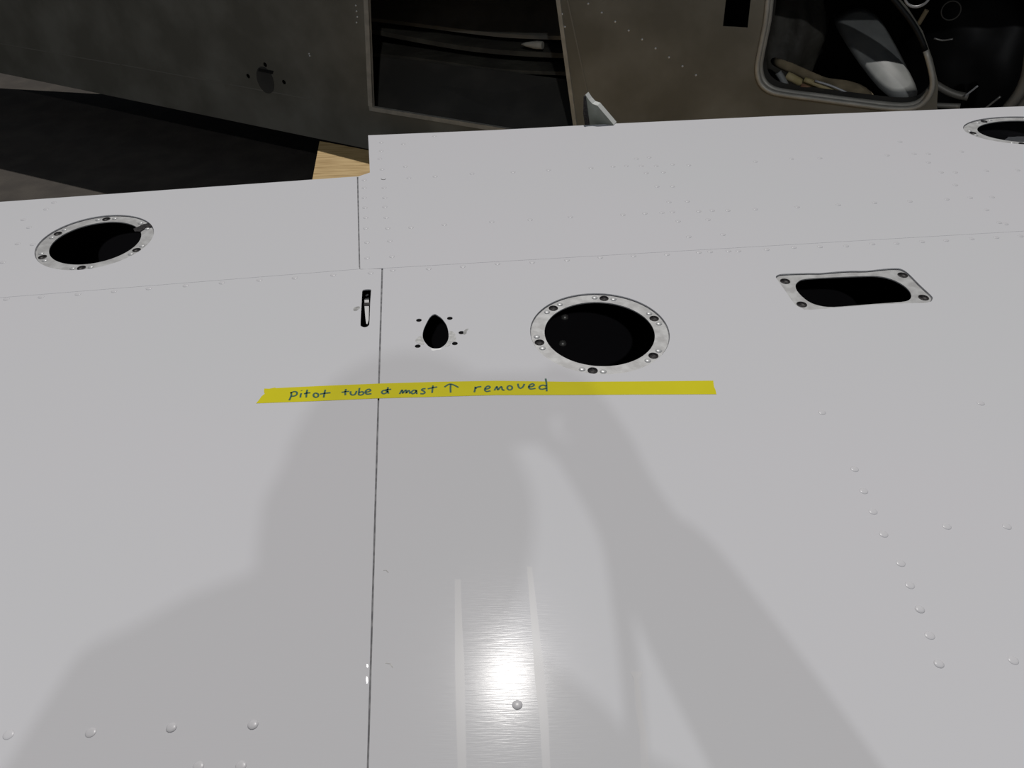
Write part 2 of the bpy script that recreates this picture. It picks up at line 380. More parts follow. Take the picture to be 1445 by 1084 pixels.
# pitot mast hole: five screw holes, scuffed patches, small metal tab
for p in egg_holes:
    q = at(*p); o = put('screw_hole', nut, (q.x, q.y, ZW - 0.0011), wing); o.scale = (0.68, 0.68, 1)
def scuff(pts, name='scuff_mark', m=None):
    return flat(name, [smooth_loop(P(pts), 3)], ZW + 0.00015, 0.00025, m or M['scuff'], wing)
e = lambda l: [(560 + a / 12.04, 430 + b / 12.04) for a, b in l]
M['scuffL'] = mat('pale_scuff', (0.40, 0.40, 0.39), 0.5, 0.1, noise=(220, (1, 1, 1)), col2=(0.58, 0.575, 0.57))
scuff(e([(330, 580), (390, 535), (430, 530), (448, 590), (468, 655), (440, 685), (350, 650), (315, 620)]), m=M['scuffL'])
scuff(e([(884, 470), (930, 450), (985, 490), (1010, 560), (1000, 620), (930, 640), (900, 690), (830, 720), (815, 695), (868, 620), (882, 540)]), m=M['scuffL'])
scuff(e([(1140, 450), (1180, 415), (1220, 410), (1190, 450), (1180, 490), (1140, 510), (1130, 480)]))
scuff(e([(590, 745), (660, 752), (750, 742), (748, 765), (680, 775), (610, 785), (585, 765)]), m=M['shiny'])
s2 = lambda l: [(490 + a / 13.55, 390 + b / 13.55) for a, b in l]
scuff(s2([(115, 645), (130, 605), (190, 580), (240, 582), (230, 620), (185, 655), (135, 662)]))
# what shows in the slot: bright metal straps with a dark crossbar
zs = ZW - 0.012
flat('slot_strap', [P(s2([(330, 430), (415, 405), (415, 505), (330, 505)]), zs)], zs, 0.001, M['shiny'], wing)
flat('slot_strap', [P(s2([(330, 570), (415, 570), (410, 840), (385, 915), (360, 900), (345, 760)]), zs)], zs, 0.001, M['shiny'], wing)
flat('slot_crossbar', [P(s2([(320, 510), (435, 505), (435, 565), (320, 562)]), zs)], zs + 0.0005, 0.001, M['hole'], wing)
flat('slot_strap', [P(s2([(345, 355), (400, 335), (405, 350), (360, 375)]), zs)], zs, 0.001, M['shiny'], wing)
# two bolts inside the big hole, white plate standing in for the sun patch in the right hole
bolt = dome_mesh('inner_bolt', 0.006, 0.005, M['steel'])
for px in ((797, 447), (794, 484)):
    q = at(px[0], px[1], zb + 0.002); put('inner_bolt', bolt, (q.x, q.y, zb + 0.0012), wing)
zp = ZW - 0.06
flat('sun_patch_plate', [P([(1416, 199), (1428, 189), (1470, 188), (1500, 200), (1480, 212), (1430, 209)], zp)], zp, 0.001, M['white'], wing)

# rivets, every one
riv = dome_mesh('rivet', 0.0042, 0.0006, M['rivet'])
RP = [(9, 422), (58, 419), (110, 415), (161, 411), (210, 407), (262, 403), (313, 399), (366, 395), (416, 392), (470, 388), (523, 385),
      (554, 381), (605, 379), (653, 376), (702, 372), (751, 370), (800, 367), (847, 363), (894, 361), (941, 359), (986, 356), (1002, 355), (1028, 354), (1042, 354), (1082, 352), (1120, 349), (1157, 348), (1194, 347), (1231, 344), (1265, 343), (1301, 341), (1335, 339), (1371, 337), (1406, 335), (1440, 333),
      (580, 321), (627, 317), (694, 313), (748, 310), (805, 306), (879, 303), (910, 301), (934, 300), (949, 299), (986, 298), (1005, 297), (1027, 297), (1066, 295), (1125, 292), (1183, 289), (1234, 286), (1284, 284), (1336, 281), (1369, 279), (1400, 278),
      (957, 312), (999, 310), (972, 334), (1020, 331), (944, 285), (970, 284), (927, 263), (949, 263),
      (614, 249), (577, 251), (666, 245), (724, 243), (774, 240), (834, 237), (865, 235), (884, 234), (898, 224), (916, 222), (905, 234), (926, 234), (949, 232), (972, 233), (912, 244), (936, 243), (1066, 228), (1117, 224), (1157, 223), (1252, 219), (1290, 217), (1310, 217), (1310, 229), (1328, 243), (1348, 243), (1348, 261), (1392, 241), (1436, 240), (1392, 296), (1410, 314), (1419, 316), (1270, 200), (1357, 214),
      (514, 254), (514, 265), (514, 279), (515, 293), (516, 307), (516, 322), (518, 342), (518, 364),
      (542, 265), (543, 279), (543, 292), (545, 307), (547, 322), (550, 340), (553, 362),
      (539, 239), (572, 235), (538, 213), (536, 224), (569, 203), (613, 192), (538, 201),
      (128, 1034), (242, 1027), (357, 1023), (12, 1037), (280, 1082), (340, 1081), (730, 995),
      (1160, 582), (1206, 662), (1219, 693), (1232, 722), (1247, 754), (1271, 795), (1284, 826), (1298, 860), (1312, 897), (1325, 937), (1336, 743), (1421, 743), (1430, 932), (1384, 569),
      (76, 285.6), (65, 295), (33, 310), (41, 321), (25, 344), (46, 345), (4, 370)]
for p in RP:
    q = at(*p); o = put('rivet', riv, (q.x, q.y, ZW), wing)
    if p in ((242, 1027), (357, 1023), (1298, 860), (1325, 937), (730, 995)): o.scale = (1.0, 1.0, 1.5)
# one missing rivet: open dark arc
def arc_px(c, r, a0, a1, n=8): return [(c[0] + r * math.cos(a0 + (a1 - a0) * i / n), c[1] + r * 0.5 * math.sin(a0 + (a1 - a0) * i / n)) for i in range(n + 1)]
def ribbon(name, pts, w, z, t, m, parent):
    L, R = [], []; pts = [Vector((p[0], p[1])) for p in pts]
    for i, p in enumerate(pts):
        d = (pts[min(i + 1, len(pts) - 1)] - pts[max(i - 1, 0)]).normalized(); n = Vector((-d.y, d.x)) * w / 2
        L.append(tuple(p + n)); R.append(tuple(p - n))
    return flat(name, [L + R[::-1]], z, t, m, parent)
ribbon('lifted_rivet_edge', P(arc_px((541, 252), 3.4, 0.3, 2.8)), 0.0012, ZW + 0.0002, 0.0003, M['hole'], wing)
ribbon('scratch', P([(541, 805), (545, 805), (548, 808)]), 0.0008, ZW + 0.0001, 0.0002, M['scuff'], wing)
ribbon('scratch', P([(544, 936), (551, 937), (554, 942)]), 0.0008, ZW + 0.0001, 0.0002, M['scuff'], wing)
# flakes along the lower chord seam
for (x, y, h) in ((518.4, 960, 5), (519.0, 940, 2.5)):
    scuff([(x - 1.4, y - h), (x + .5, y - h * .6), (x + .6, y + h * .5), (x - .6, y + h), (x - 1.6, y + .2 * h)], 'paint_chip', M['shiny'])
# adhesive residue streaks
def streak(cent, widths):
    L, R = [], []
    for (x, y), w in zip(cent, widths): L.append((x - w / 2, y)); R.append((x + w / 2, y))
    return flat('residue_streak', [P(L + R[::-1])], ZW + 0.00012, 0.0002, M['residue'], wing)
streak([(646, 818), (647, 880), (648.5, 930), (650, 1000), (652, 1084), (654, 1160)], [8, 10, 13, 13, 12, 10])
streak([(747, 800), (752, 850), (757, 905), (762, 960), (768, 1020), (771, 1084), (774, 1160)], [7, 9, 11, 14, 12, 11, 10])
flat('residue_streak', [P([(889, 948), (908, 948), (902, 960), (906, 1000), (913, 1040), (921, 1160), (907, 1160), (903, 1040), (897, 1000), (895, 960)])], ZW + 0.00012, 0.0002, M['residue'], wing)

# white hinge bracket standing behind the trailing edge
bx = at(846, 176).copy(); yb = bx.y + 0.012
def at_y(px, py, y): d = ray(px, py); return CAM + d * (y / d.y)
brp = [(825, 135), (826, 133.5), (831, 141), (836, 146.5), (843, 149), (866, 176), (866, 190), (838, 190), (832, 176), (828, 158)]
O = at_y(840, 160, yb)
Ub = Vector((math.cos(0.45), -math.sin(0.45), 0)); Vb = Z
def on_plane(px, py, O, Nn):
    d = ray(px, py); k = (O - CAM).dot(Nn) / d.dot(Nn); return CAM + d * k
Nb = Ub.cross(Vb)
bl = []
for p in brp:
    q = on_plane(*p, O, Nb); bl.append(((q - O).dot(Ub), (q - O).dot(Vb)))
M['bracket'] = mat('pale_green_primer', (0.70, 0.71, 0.67), 0.5, noise=(40, (1, 1, 1)), col2=(0.76, 0.77, 0.74))
bk = prism('hinge_bracket', [bl], O, Ub, Vb, 0.016, M['bracket'], wing); prism('shaded_face', [[((u - sum(p[0] for p in bl) / len(bl)) * .985 + sum(p[0] for p in bl) / len(bl), (v - sum(p[1] for p in bl) / len(bl)) * .985 + sum(p[1] for p in bl) / len(bl)) for u, v in bl]], O + Nb * 0.0006, Ub, Vb, 0.0005, M['bracket_shade'], bk)  # thin darker plate paints the shade on the bracket's face
bk['label'] = 'pale stepped hinge bracket standing up behind the trailing edge'
fl = []
for p in [(823.5, 136), (826, 136), (829, 158), (833, 190), (827, 190), (823, 160)]:
    q = on_plane(*p, O + Nb * 0.003, Nb); fl.append(((q - O).dot(Ub), (q - O).dot(Vb)))
prism('bracket_flange', [fl], O + Nb * 0.003, Ub, Vb, 0.012, M['hole'], wing)

# ------------------------------------------------------------------ the yellow tape and its writing
tape = thing('masking_tape', 'yellow masking tape strip with green handwriting stuck across the white wing', 'tape', tuple(at(690, 553)))
k1 = 4.014
tp = [(373, 548.6), (372.5, 553), (373.5, 556), (369, 559.5), (366, 564), (361.5, 569.4), (440, 566.5), (530, 562.5), (620, 560), (700, 557.8), (800, 557.6), (894, 557), (1011, 556.6), (1009.5, 550), (1007.5, 546), (1006.5, 537.4), (894, 538.6), (800, 539), (700, 537.6), (620, 539), (532, 541.6), (450, 545), (400, 547.4), (390, 548), (388, 547.2), (380, 548.8)]
flat('tape_strip', [P(tp)], ZW + 0.00025, 0.0003, M['tape'], tape)
A_ = lambda l: [(340 + a / k1, 510 + b / k1) for a, b in l]
B_ = lambda l: [(680 + a / k1, 510 + b / k1) for a, b in l]
def oval(cx, cy, rx, ry, n=10): return [(cx + rx * math.cos(2 * math.pi * i / n - 1.2), cy + ry * math.sin(2 * math.pi * i / n - 1.2)) for i in range(n + 1)]
letters = {
 'letter_p': [A_([(284, 176), (286, 190), (281, 206), (274, 222)]), A_([(280, 182), (300, 173), (316, 176), (317, 188), (305, 197), (287, 199)])],
 'letter_i': [A_([(342, 182), (338, 194), (337, 206)]), A_([(343, 166), (345, 168)])],
 'letter_t': [A_([(376, 162), (372, 182), (370, 206)]), A_([(357, 185), (375, 181), (394, 179)])],
 'letter_o': [A_(oval(425, 193, 14, 12))],
 'letter_t.001': [A_([(478, 162), (473, 184), (469, 206)]), A_([(447, 187), (478, 182), (508, 179)])],
 'letter_t.002': [A_([(595, 158), (591, 176), (592, 193)]), A_([(570, 177), (592, 173), (614, 171)])],
 'letter_u': [A_([(622, 171), (621, 184), (630, 192), (645, 189), (652, 178), (655, 169)])],
 'letter_b': [A_([(672, 152), (669, 170), (668, 190), (684, 191), (695, 183), (688, 173), (670, 178)])],
 'letter_e': [A_([(707, 176), (724, 173), (735, 166), (726, 159), (712, 164), (705, 176), (714, 187), (740, 184)])],
 'ampersand': [A_([(828, 170), (812, 165), (798, 174), (804, 184), (820, 182), (832, 170)]), A_([(833, 148), (831, 166), (836, 184)]), A_([(818, 163), (835, 161), (852, 159)])],
 'letter_m': [A_([(899, 186), (908, 170), (914, 164), (917, 182), (928, 168), (936, 165), (937, 181), (946, 169), (954, 168), (957, 184)])],
 'letter_a': [A_([(993, 166), (978, 165), (966, 176), (973, 185), (986, 179), (994, 166), (995, 182), (1001, 183)])],
 'letter_s': [A_([(1046, 156), (1031, 157), (1024, 164), (1036, 170), (1042, 178), (1032, 185), (1016, 184)])],
 'letter_t.003': [A_([(1088, 138), (1085, 158), (1083, 180)]), A_([(1058, 157), (1085, 151), (1112, 146)])],
 'arrow': [A_([(1188, 131), (1187, 155), (1188, 178)]), A_([(1153, 147), (1172, 134), (1188, 130), (1210, 137), (1232, 149)])],
 'letter_r': [A_([(1322, 176), (1326, 160), (1328, 145)]), A_([(1327, 156), (1340, 147), (1362, 144)])],
 'letter_e.001': [A_([(1384, 159), (1402, 155), (1411, 147), (1400, 141), (1386, 150), (1381, 163), (1392, 172), (1414, 168)])],
 'letter_m.001': [B_([(71, 166), (80, 150), (86, 145), (91, 163), (103, 149), (111, 145), (116, 162), (121, 163), (128, 166)])],
 'letter_o.001': [B_(oval(158, 151, 14, 12))],
 'letter_v': [B_([(204, 128), (208, 146), (218, 154), (232, 146), (241, 129)])],
 'letter_e.002': [B_([(264, 146), (283, 144), (296, 136), (287, 128), (272, 135), (265, 148), (276, 158), (304, 154)])],
 'letter_d': [B_([(361, 99), (366, 130), (367, 171)]), B_([(366, 142), (345, 136), (327, 144), (328, 156), (345, 159), (366, 152)])]}
for nm, strokes in letters.items():
    vs, fs = [], []
    for st in strokes:
        sp = smooth_open([Vector((*q, 0)) for q in st], 4) if len(st) > 2 else [Vector((*q, 0)) for q in st]
        w3 = [at(q.x, q.y) for q in sp]; n0 = len(vs)
        wd_ = 0.0022
        for i, p in enumerate(w3):
            d = (w3[min(i + 1, len(w3) - 1)] - w3[max(i - 1, 0)]); d.z = 0; d = d.normalized() if d.length > 1e-9 else X
            n = Vector((-d.y, d.x, 0)) * wd_ / 2
            vs += [tuple((p + n).xy) + (ZW + 0.00042,), tuple((p - n).xy) + (ZW + 0.00042,), tuple((p + n).xy) + (ZW + 0.00028,), tuple((p - n).xy) + (ZW + 0.00028,)]
        for i in range(len(w3) - 1):
            a = n0 + i * 4; b = a + 4
            fs += [(a, a + 1, b + 1, b), (a + 2, a, b, b + 2), (a + 1, a + 3, b + 3, b + 1)]
    me = bpy.data.meshes.new(nm.split('.')[0]); me.from_pydata(vs, [], fs); me.update()
    bm = bmesh.new(); bm.from_mesh(me); bmesh.ops.recalc_face_normals(bm, faces=bm.faces)
    for f in bm.faces:
        if abs(f.normal.z) > .5 and f.normal.z < 0: f.normal_flip()
    bm.to_mesh(me); bm.free()
    par(link(nm.split('.')[0], me, M['ink']), tape)

# ------------------------------------------------------------------ stands under the wing, plywood pallet behind it
for sx in (-0.75, 0.95):
    for sy in (0.35, 1.15):
        box('stand_leg', sx - .03, sx + .03, sy - .03, sy + .03, 0, zb - 0.05, M['wood_edge'], wing)
    box('stand_beam', sx - .04, sx + .04, 0.25, 1.25, zb - 0.05, zb - 0.002, M['wood_edge'], wing)
ZP = 0.30
pal = thing('plywood_platform', 'plywood platform showing between the wing step and the metal hull', 'platform', (-0.3, 2.4, 0))
p0, p1 = at(451, 199, ZP), at(441, 252, ZP)
q1 = at(530, 214, ZP); sl_ = q1 - p0; q2 = p0 + sl_ * ((0.75 - p0.x) / sl_.x)
dirL = (p1 - p0).normalized(); pn = p0 + dirL * 0.75; qn = q2 + dirL * 0.75
flat('platform_top', [[tuple(pn.xy), tuple(qn.xy), tuple(q2.xy), tuple(p0.xy)]], ZP, 0.018, M['plywood'], pal)
for c in (pn + (p0 - pn) * .15 + X * .12, qn + (q2 - qn) * .15 - X * .1, p0 - (p0 - pn) * .15 + X * .12, q2 - (q2 - qn) * .15 - X * .1):
    box('leg', c.x - .04, c.x + .04, c.y - .04, c.y + .04, 0, ZP - 0.018, M['wood_edge'], pal)

# ------------------------------------------------------------------ the bare metal hull behind
HB = 0.22                                            # its lower edge above the ground
a0, a1 = at(0, 103, HB), at(450, 196, HB)
tdir = (a1 - a0); tdir.z = 0; tdir.normalize()        # along the side, left to right
nin = Vector((-tdir.y, tdir.x, 0))                    # into the hull
HO = Vector((a1.x, a1.y, 0))
TOP = [(-3.6, 0.73), (-1.55, 0.72), (-0.64, 0.658), (0.0, 0.735), (0.3, 0.775), (3.0, 1.10)]      # roof line (s, z)
BACK = [(-3.6, 0.16), (-2.3, 0.37), (-1.75, 0.53), (-1.0, 0.9), (0.0, 1.25), (3.4, 1.25)]   # depth (s, d)
def lerp(tab, x):
    for (a, b), (c, d) in zip(tab, tab[1:]):
        if x <= c: return b + (d - b) * (x - a) / (c - a)
    return tab[-1][1]
def topz(s_): return lerp(TOP, s_)
hull = thing('aircraft_hull', 'dull bare metal aircraft hull section with open doorway and rounded window', 'hull', tuple(HO))
def W(px, py, d=0.0):                                # picture point -> (s,z) on the side plane, d metres inside
    o = HO + nin * d; r = ray(px, py); k = (o - CAM).dot(nin) / r.dot(nin); q = CAM + r * k
    return ((q - o).dot(tdir), q.z)
def W3(px, py, d=0.0):
    s, z = W(px, py, d); return HO + nin * d + tdir * s + Z * z
def side(name, loops, d, t, m, parent=hull):
    return prism(name, loops, HO + nin * d, tdir, Z, t, m, parent)
def Ws(l, d=0.0): return [W(*p, d) for p in l]
sL = -3.5; sR = 3.0
jl0, jl1 = W(520, 0), W(526, 151)
jr0, jr1 = W(785, 0), W(808, 182)
def extrap(a, b, z): k = (z - a[1]) / (b[1] - a[1]); return (a[0] + (b[0] - a[0]) * k, z)
jlt, jrt = extrap(jl1, jl0, 0.750), extrap(jr1, jr0, 0.815)
jlb, jrb = jl1, W(812, 197)
# left panel with four small holes round an oval cover
hp = [(374, 91.5), (350, 107.5), (400.5, 116), (376.5, 128.5)]
hl = [circ(W(*p), 0.0085, 12) for p in hp]
side('side_panel', [[(sL, HB), (jlb[0], HB), jlb, jlt, (jlt[0], topz(jlt[0])), (0, topz(0)), (-.64, topz(-.64)), (-1.55, topz(-1.55)), (sL, topz(sL))]] + hl, 0, 0.003, M['hull'])
# below the doorway, the part over it, then the panel up to the window
side('sill_panel', [[(jlb[0], HB), (jrb[0], HB), jrb, jlb]], 0, 0.003, M['hull'])
side('lintel_panel', [[jlt, jrt, (jrt[0], topz(jrt[0])), (jlt[0], topz(jlt[0]))]], 0, 0.003, M['hull'])
win_px = [(1088, -20), (1081, 30), (1072, 75), (1069, 97), (1073, 116), (1086, 128), (1108, 133.5), (1150, 139), (1210, 147), (1262, 153), (1292, 151), (1309, 138), (1316, 118), (1312, 90), (1298, 50), (1275, 15), (1240, -20), (1180, -42), (1110, -42)]
win = smooth_loop(Ws(win_px), 4)
wr = [W(1345, 175)[0], HB]
edge = [W(1330, 185), W(1322, 150), W(1324, 118), W(1316, 84), W(1302, 44), W(1280, 10), W(1250, -24)]
top_r = W(1250, -60)[0]
sq = Ws([(1027, -25), (1062, -25), (1055, 39), (1020, 37)])
side('side_panel', [[(jrb[0], HB), (edge[0][0], HB)] + edge + [(top_r, topz(top_r)), (jrt[0], topz(jrt[0])), jrt, jrb], win, sq], 0, 0.003, M['hull'])
# oval cover, crease strips, rivets on the left panel
cov = circ((0, 0), 1, 24); cc = W(374.5, 113); cr = abs(W(386, 113)[0] - cc[0])
cv = side('inspection_cover', [[(cc[0] + a * cr, cc[1] + b * cr * 1.25) for a, b in cov]], -0.0015, 0.0015, M['hull_in'])
side('cover_clip', [Ws([(366, 96), (386, 100), (385, 104), (365, 100)])], -0.003, 0.003, M['rubber_and_shade'], cv)
for a, b in (((0, 62), (170, 92)), ((172, 92), (440, 141))):
    v0, v1 = W(*a), W(*b)
    side('panel_crease', [[v0, v1, (v1[0], v1[1] + 0.004), (v0[0], v0[1] + 0.004)]], -0.0012, 0.0012, M['crease'])
v0, v1 = W(-300, 3), W(0, 62)
side('panel_crease', [[v0, v1, (v1[0], v1[1] + 0.004), (v0[0], v0[1] + 0.004)]], -0.0012, 0.0012, M['crease'])
hr = dome_mesh('hull_rivet', 0.0032, 0.002, M['shiny'])
def hull_rivet(px, py):
    o = bpy.data.objects.new('hull_rivet', hr); C.objects.link(o)
    o.rotation_euler = (-nin).to_track_quat('Z', 'Y').to_euler(); o.location = W3(px, py, -0.0005); par(o, hull)
for i in range(9):
    hull_rivet(830 + i * 19.0, 5.5 + i * 12.6)
for p in ((436, 76), (437, 79), (502, 8), (503, 16), (504, 24), (503, 32), (793, 20), (797, 38), (1354, 400)):
    if p[1] < 300: hull_rivet(*p)
# door edging: returned flanges
def fl_strip(a, b, w, d, t, name, m=M['hull_edge']):
    a = Vector(a); b = Vector(b); dd = (b - a).normalized(); n = Vector((-dd.y, dd.x)) * w
    return side(name, [[tuple(a), tuple(b), tuple(b + n), tuple(a + n)]], d, t, m)
fl_strip((jlb[0], jlb[1]), jlt, 0.017, -0.003, 0.014, 'door_jamb')
fl_strip((jlb[0] - 0.014, jlb[1] - 0.014), (jrb[0], jrb[1] - 0.014), 0.014, -0.003, 0.012, 'door_sill')
fl_strip((jrb[0] + .012, jrb[1]), (jrt[0] + .012, jrt[1]), 0.012, -0.003, 0.03, 'door_jamb')
c0, c1 = W(800, 0), W(828, 130)
side('panel_crease', [[c1, (c1[0] + .004, c1[1]), (c0[0] + .004, c0[1]), c0]], -0.0012, 0.0012, M['crease'])
# window frame: outer bead, inner lip
wp3 = [HO + tdir * s + Z * z for s, z in win]
wc = sum((Vector(p) for p in wp3), Vector()) / len(wp3)
nb = 4 * 13 + 3                                         # bright worn bead up to the lower right corner, beyond it blackened to stand for shade
wf = tube('window_frame', [p - nin * 0.004 for p in wp3[:nb]], 0.0065, M['hull_edge'], hull, 8)
tube('shaded_frame_run', [p - nin * 0.004 for p in wp3[nb - 1:] + wp3[:1]], 0.0065, M['rubber_and_shade'], wf, 8)
def inset(p, k): return wc + (p - wc) * k
tube('frame_lip', [inset(p, 0.982) + nin * 0.016 for p in wp3[:nb - 8]], 0.0075, M['hull_edge'], wf, 8)
# band joining both, seen on its inner face
vs = [tuple(p) for p in wp3] + [tuple(inset(p, 0.97) + nin * 0.075) for p in wp3]; n_ = len(wp3)
me = bpy.data.meshes.new('frame_band'); me.from_pydata(vs, [], [(i, (i + 1) % n_, n_ + (i + 1) % n_, n_ + i) for i in range(n_)]); me.update()
for p in me.polygons: p.use_smooth = True
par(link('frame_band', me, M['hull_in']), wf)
# hull shell: roof (with an opening added to let the sun in), back, floor, far end
def hp3(s, d, z): return HO + tdir * s + nin * d + Z * z
def sheet(name, verts, faces, m, parent=hull):
    me = bpy.data.meshes.new(name); me.from_pydata([tuple(v) for v in verts], [], faces); me.update()
    return par(link(name, me, m), parent)
stations = sorted(set([sL, -2.3, -1.75, -1.55, -1.0, -0.64, 0.0, 0.3, sR]))
# added roof opening over the blade: where the light that reaches the blade tip crosses the roof
def roof_sd(px, py):
    q = W3(px, py, 0.10 + 0.32 * (141 - py) / 131.0); zr_ = topz(W(px, py)[0]); r = q + to_sun * ((zr_ - q.z) / to_sun.z)
    return ((r - HO).dot(tdir), (r - HO).dot(nin))
hh4 = [roof_sd(1205, 101), roof_sd(1285, 104), roof_sd(1318, 150), roof_sd(1235, 150)]
hs0, hs1 = min(p[0] for p in hh4) - .03, max(p[0] for p in hh4) + .03
hd0, hd1 = min(p[1] for p in hh4) - .02, max(p[1] for p in hh4) + .02
for a, b in zip(stations, stations[1:]):
    if b == sR: continue
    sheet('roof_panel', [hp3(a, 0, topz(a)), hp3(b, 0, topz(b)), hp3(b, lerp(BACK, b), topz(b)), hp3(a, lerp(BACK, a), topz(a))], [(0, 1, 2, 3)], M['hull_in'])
Ur = (hp3(sR, 0, topz(sR)) - hp3(.3, 0, topz(.3))); k_ = Ur.length / (sR - .3); Ur = Ur.normalized()
prism('roof_panel', [[(0, 0), ((sR - .3) * k_, 0), ((sR - .3) * k_, 1.25), (0, 1.25)], [((p[0] - .3) * k_, p[1]) for p in hh4]], hp3(.3, 0, topz(.3)), Ur, nin, 0.003, M['hull_in'], hull)
for a, b in zip(stations, stations[1:]):
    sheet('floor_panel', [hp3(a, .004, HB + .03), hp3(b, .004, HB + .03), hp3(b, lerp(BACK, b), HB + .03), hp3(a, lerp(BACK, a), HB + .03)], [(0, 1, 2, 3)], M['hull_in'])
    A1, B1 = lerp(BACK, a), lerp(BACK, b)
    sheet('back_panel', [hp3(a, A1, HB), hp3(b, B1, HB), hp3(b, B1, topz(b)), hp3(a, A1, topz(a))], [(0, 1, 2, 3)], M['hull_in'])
for s_ in (sL, sR):
    d_ = lerp(BACK, s_)
    sheet('end_panel', [hp3(s_, 0, HB), hp3(s_, d_, HB), hp3(s_, d_, topz(s_)), hp3(s_, 0, topz(s_))], [(0, 1, 2, 3)], M['hull'])
sp = W(840, 100)[0]
for s_ in (sp, -0.55):
    d_ = lerp(BACK, s_)
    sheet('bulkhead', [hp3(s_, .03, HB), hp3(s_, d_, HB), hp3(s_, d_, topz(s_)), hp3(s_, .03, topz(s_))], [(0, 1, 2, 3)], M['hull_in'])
for s_ in (W(600, 150)[0], sR - .4):
    prism('support_block', [[(0.55, 0), (1.1, 0), (1.1, HB + .026), (0.55, HB + .026)]], hp3(s_, 0, 0), nin, Z, 0.12, M['wood_edge'], hull)
prism('support_block', [[(0.06, 0), (.18, 0), (.18, HB + .026), (0.06, HB + .026)]], hp3(sL + .5, 0, 0), nin, Z, 0.12, M['wood_edge'], hull)

# ------------------------------------------------------------------ stored pieces inside the hull
def curved_sheet(name, edge_px, d, depth, m, label, rise=0.0, thick=0.006, lift=None):
    pts = [W3(px, py, d) for px, py in edge_px]; pts = smooth_open(pts, 4)
    vs, fs = [], []; n = len(pts)
    for p in pts:
        b = p + nin * depth + Z * rise
        vs += [p, b, b - Z * thick, p - Z * thick]
    for i in range(n - 1):
        a = i * 4; b = a + 4
        for j in range(4): fs.append((a + j, a + (j + 1) % 4, b + (j + 1) % 4, b + j))
    fs += [(3, 2, 1, 0), ((n - 1) * 4, (n - 1) * 4 + 1, (n - 1) * 4 + 2, (n - 1) * 4 + 3)]
    me = bpy.data.meshes.new(name); me.from_pydata([tuple(v) for v in vs], [], fs); me.update()
    bm = bmesh.new(); bm.from_mesh(me); bmesh.ops.recalc_face_normals(bm, faces=bm.faces); bm.to_mesh(me); bm.free()
    return tag(link(name, me, m), label, 'metal sheet', 'curved sheets stored in the doorway')
curved_sheet('curved_sheet', [(470, 20), (533, 26.5), (580, 32), (650, 41), (715, 48), (790, 51), (812, 51)], 0.34, 0.30, M['sheet'], 'topmost curved metal sheet lying in the hull doorway', 0.17, 0.012)
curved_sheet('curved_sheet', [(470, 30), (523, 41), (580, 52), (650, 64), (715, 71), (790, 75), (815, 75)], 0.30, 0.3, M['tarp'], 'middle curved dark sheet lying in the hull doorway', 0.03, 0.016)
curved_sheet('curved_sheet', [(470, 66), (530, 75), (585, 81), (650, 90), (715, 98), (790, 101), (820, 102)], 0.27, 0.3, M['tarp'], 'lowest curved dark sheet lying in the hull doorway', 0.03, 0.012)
# sloping board leaning up inside the doorway
b4 = [W3(527, 175, 0.06), W3(822, 205, 0.06), W3(800, 112, 0.26), W3(536, 80, 0.26)]
vs = [tuple(p) for p in b4] + [tuple(p - Z * 0.012) for p in b4]
me = bpy.data.meshes.new('sloping_board'); me.from_pydata(vs, [], [(0, 1, 2, 3), (7, 6, 5, 4), (0, 4, 5, 1), (1, 5, 6, 2), (2, 6, 7, 3), (3, 7, 4, 0)]); me.update()
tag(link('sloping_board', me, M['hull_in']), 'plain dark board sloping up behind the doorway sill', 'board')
# small pale cone end between two sheets
cpath = [W3(736, 62.5, 0.29), W3(742, 62.5, 0.29), W3(750, 63, 0.29), W3(757, 63.5, 0.29), W3(766, 64, 0.29)]
M['pale'] = mat('pale_plastic', (0.55, 0.53, 0.46), 0.6)
tag(tube('cone_fitting', cpath, [0.002, 0.007, 0.011, 0.013, 0.012], M['pale']), 'small pale cone-shaped fitting between the curved sheets', 'fitting')

def blade(name, outline_px, d0, d1, thick, m, label, cat):
    ys = [p[1] for p in outline_px]; y0, y1 = min(ys), max(ys)
    pts = [W3(px, py, d0 + (d1 - d0) * (y1 - py) / (y1 - y0)) for px, py in outline_px]
    pts = [Vector(p) for p in smooth_loop([tuple(p) for p in pts], 4)]
    c = sum(pts, Vector()) / len(pts); n = len(pts)
    nn = (pts[0] - c).cross(pts[n // 3] - c).normalized()
    if nn.dot(-nin) < 0: nn = -nn
    vs = [p for p in pts] + [c + (p - c) * 0.8 + nn * thick for p in pts] + [c + (p - c) * 0.8 - nn * thick for p in pts] + [c + nn * thick * 1.2, c - nn * thick * 1.2]
    fs = []
    for i in range(n):
        j = (i + 1) % n
        fs += [(i, j, n + j, n + i), (n + i, n + j, 3 * n), (j, i, 2 * n + i, 2 * n + j), (2 * n + j, 2 * n + i, 3 * n + 1)]
    me = bpy.data.meshes.new(name); me.from_pydata([tuple(v) for v in vs], [], fs); me.update()
    bm = bmesh.new(); bm.from_mesh(me); bmesh.ops.recalc_face_normals(bm, faces=bm.faces); bm.to_mesh(me); bm.free()
    for p in me.polygons: p.use_smooth = True
    return tag(link(name, me, m), label, cat)
blade('propeller_blade', [(1177, 28), (1190, 14), (1215, 10), (1240, 25), (1262, 60), (1280, 95), (1292, 120), (1294, 134), (1282, 141), (1262, 140), (1240, 124), (1214, 92), (1190, 56)], 0.10, 0.42, 0.010, M['blade'], 'grey propeller blade leaning in the rounded window, tip in the sun', 'propeller blade')
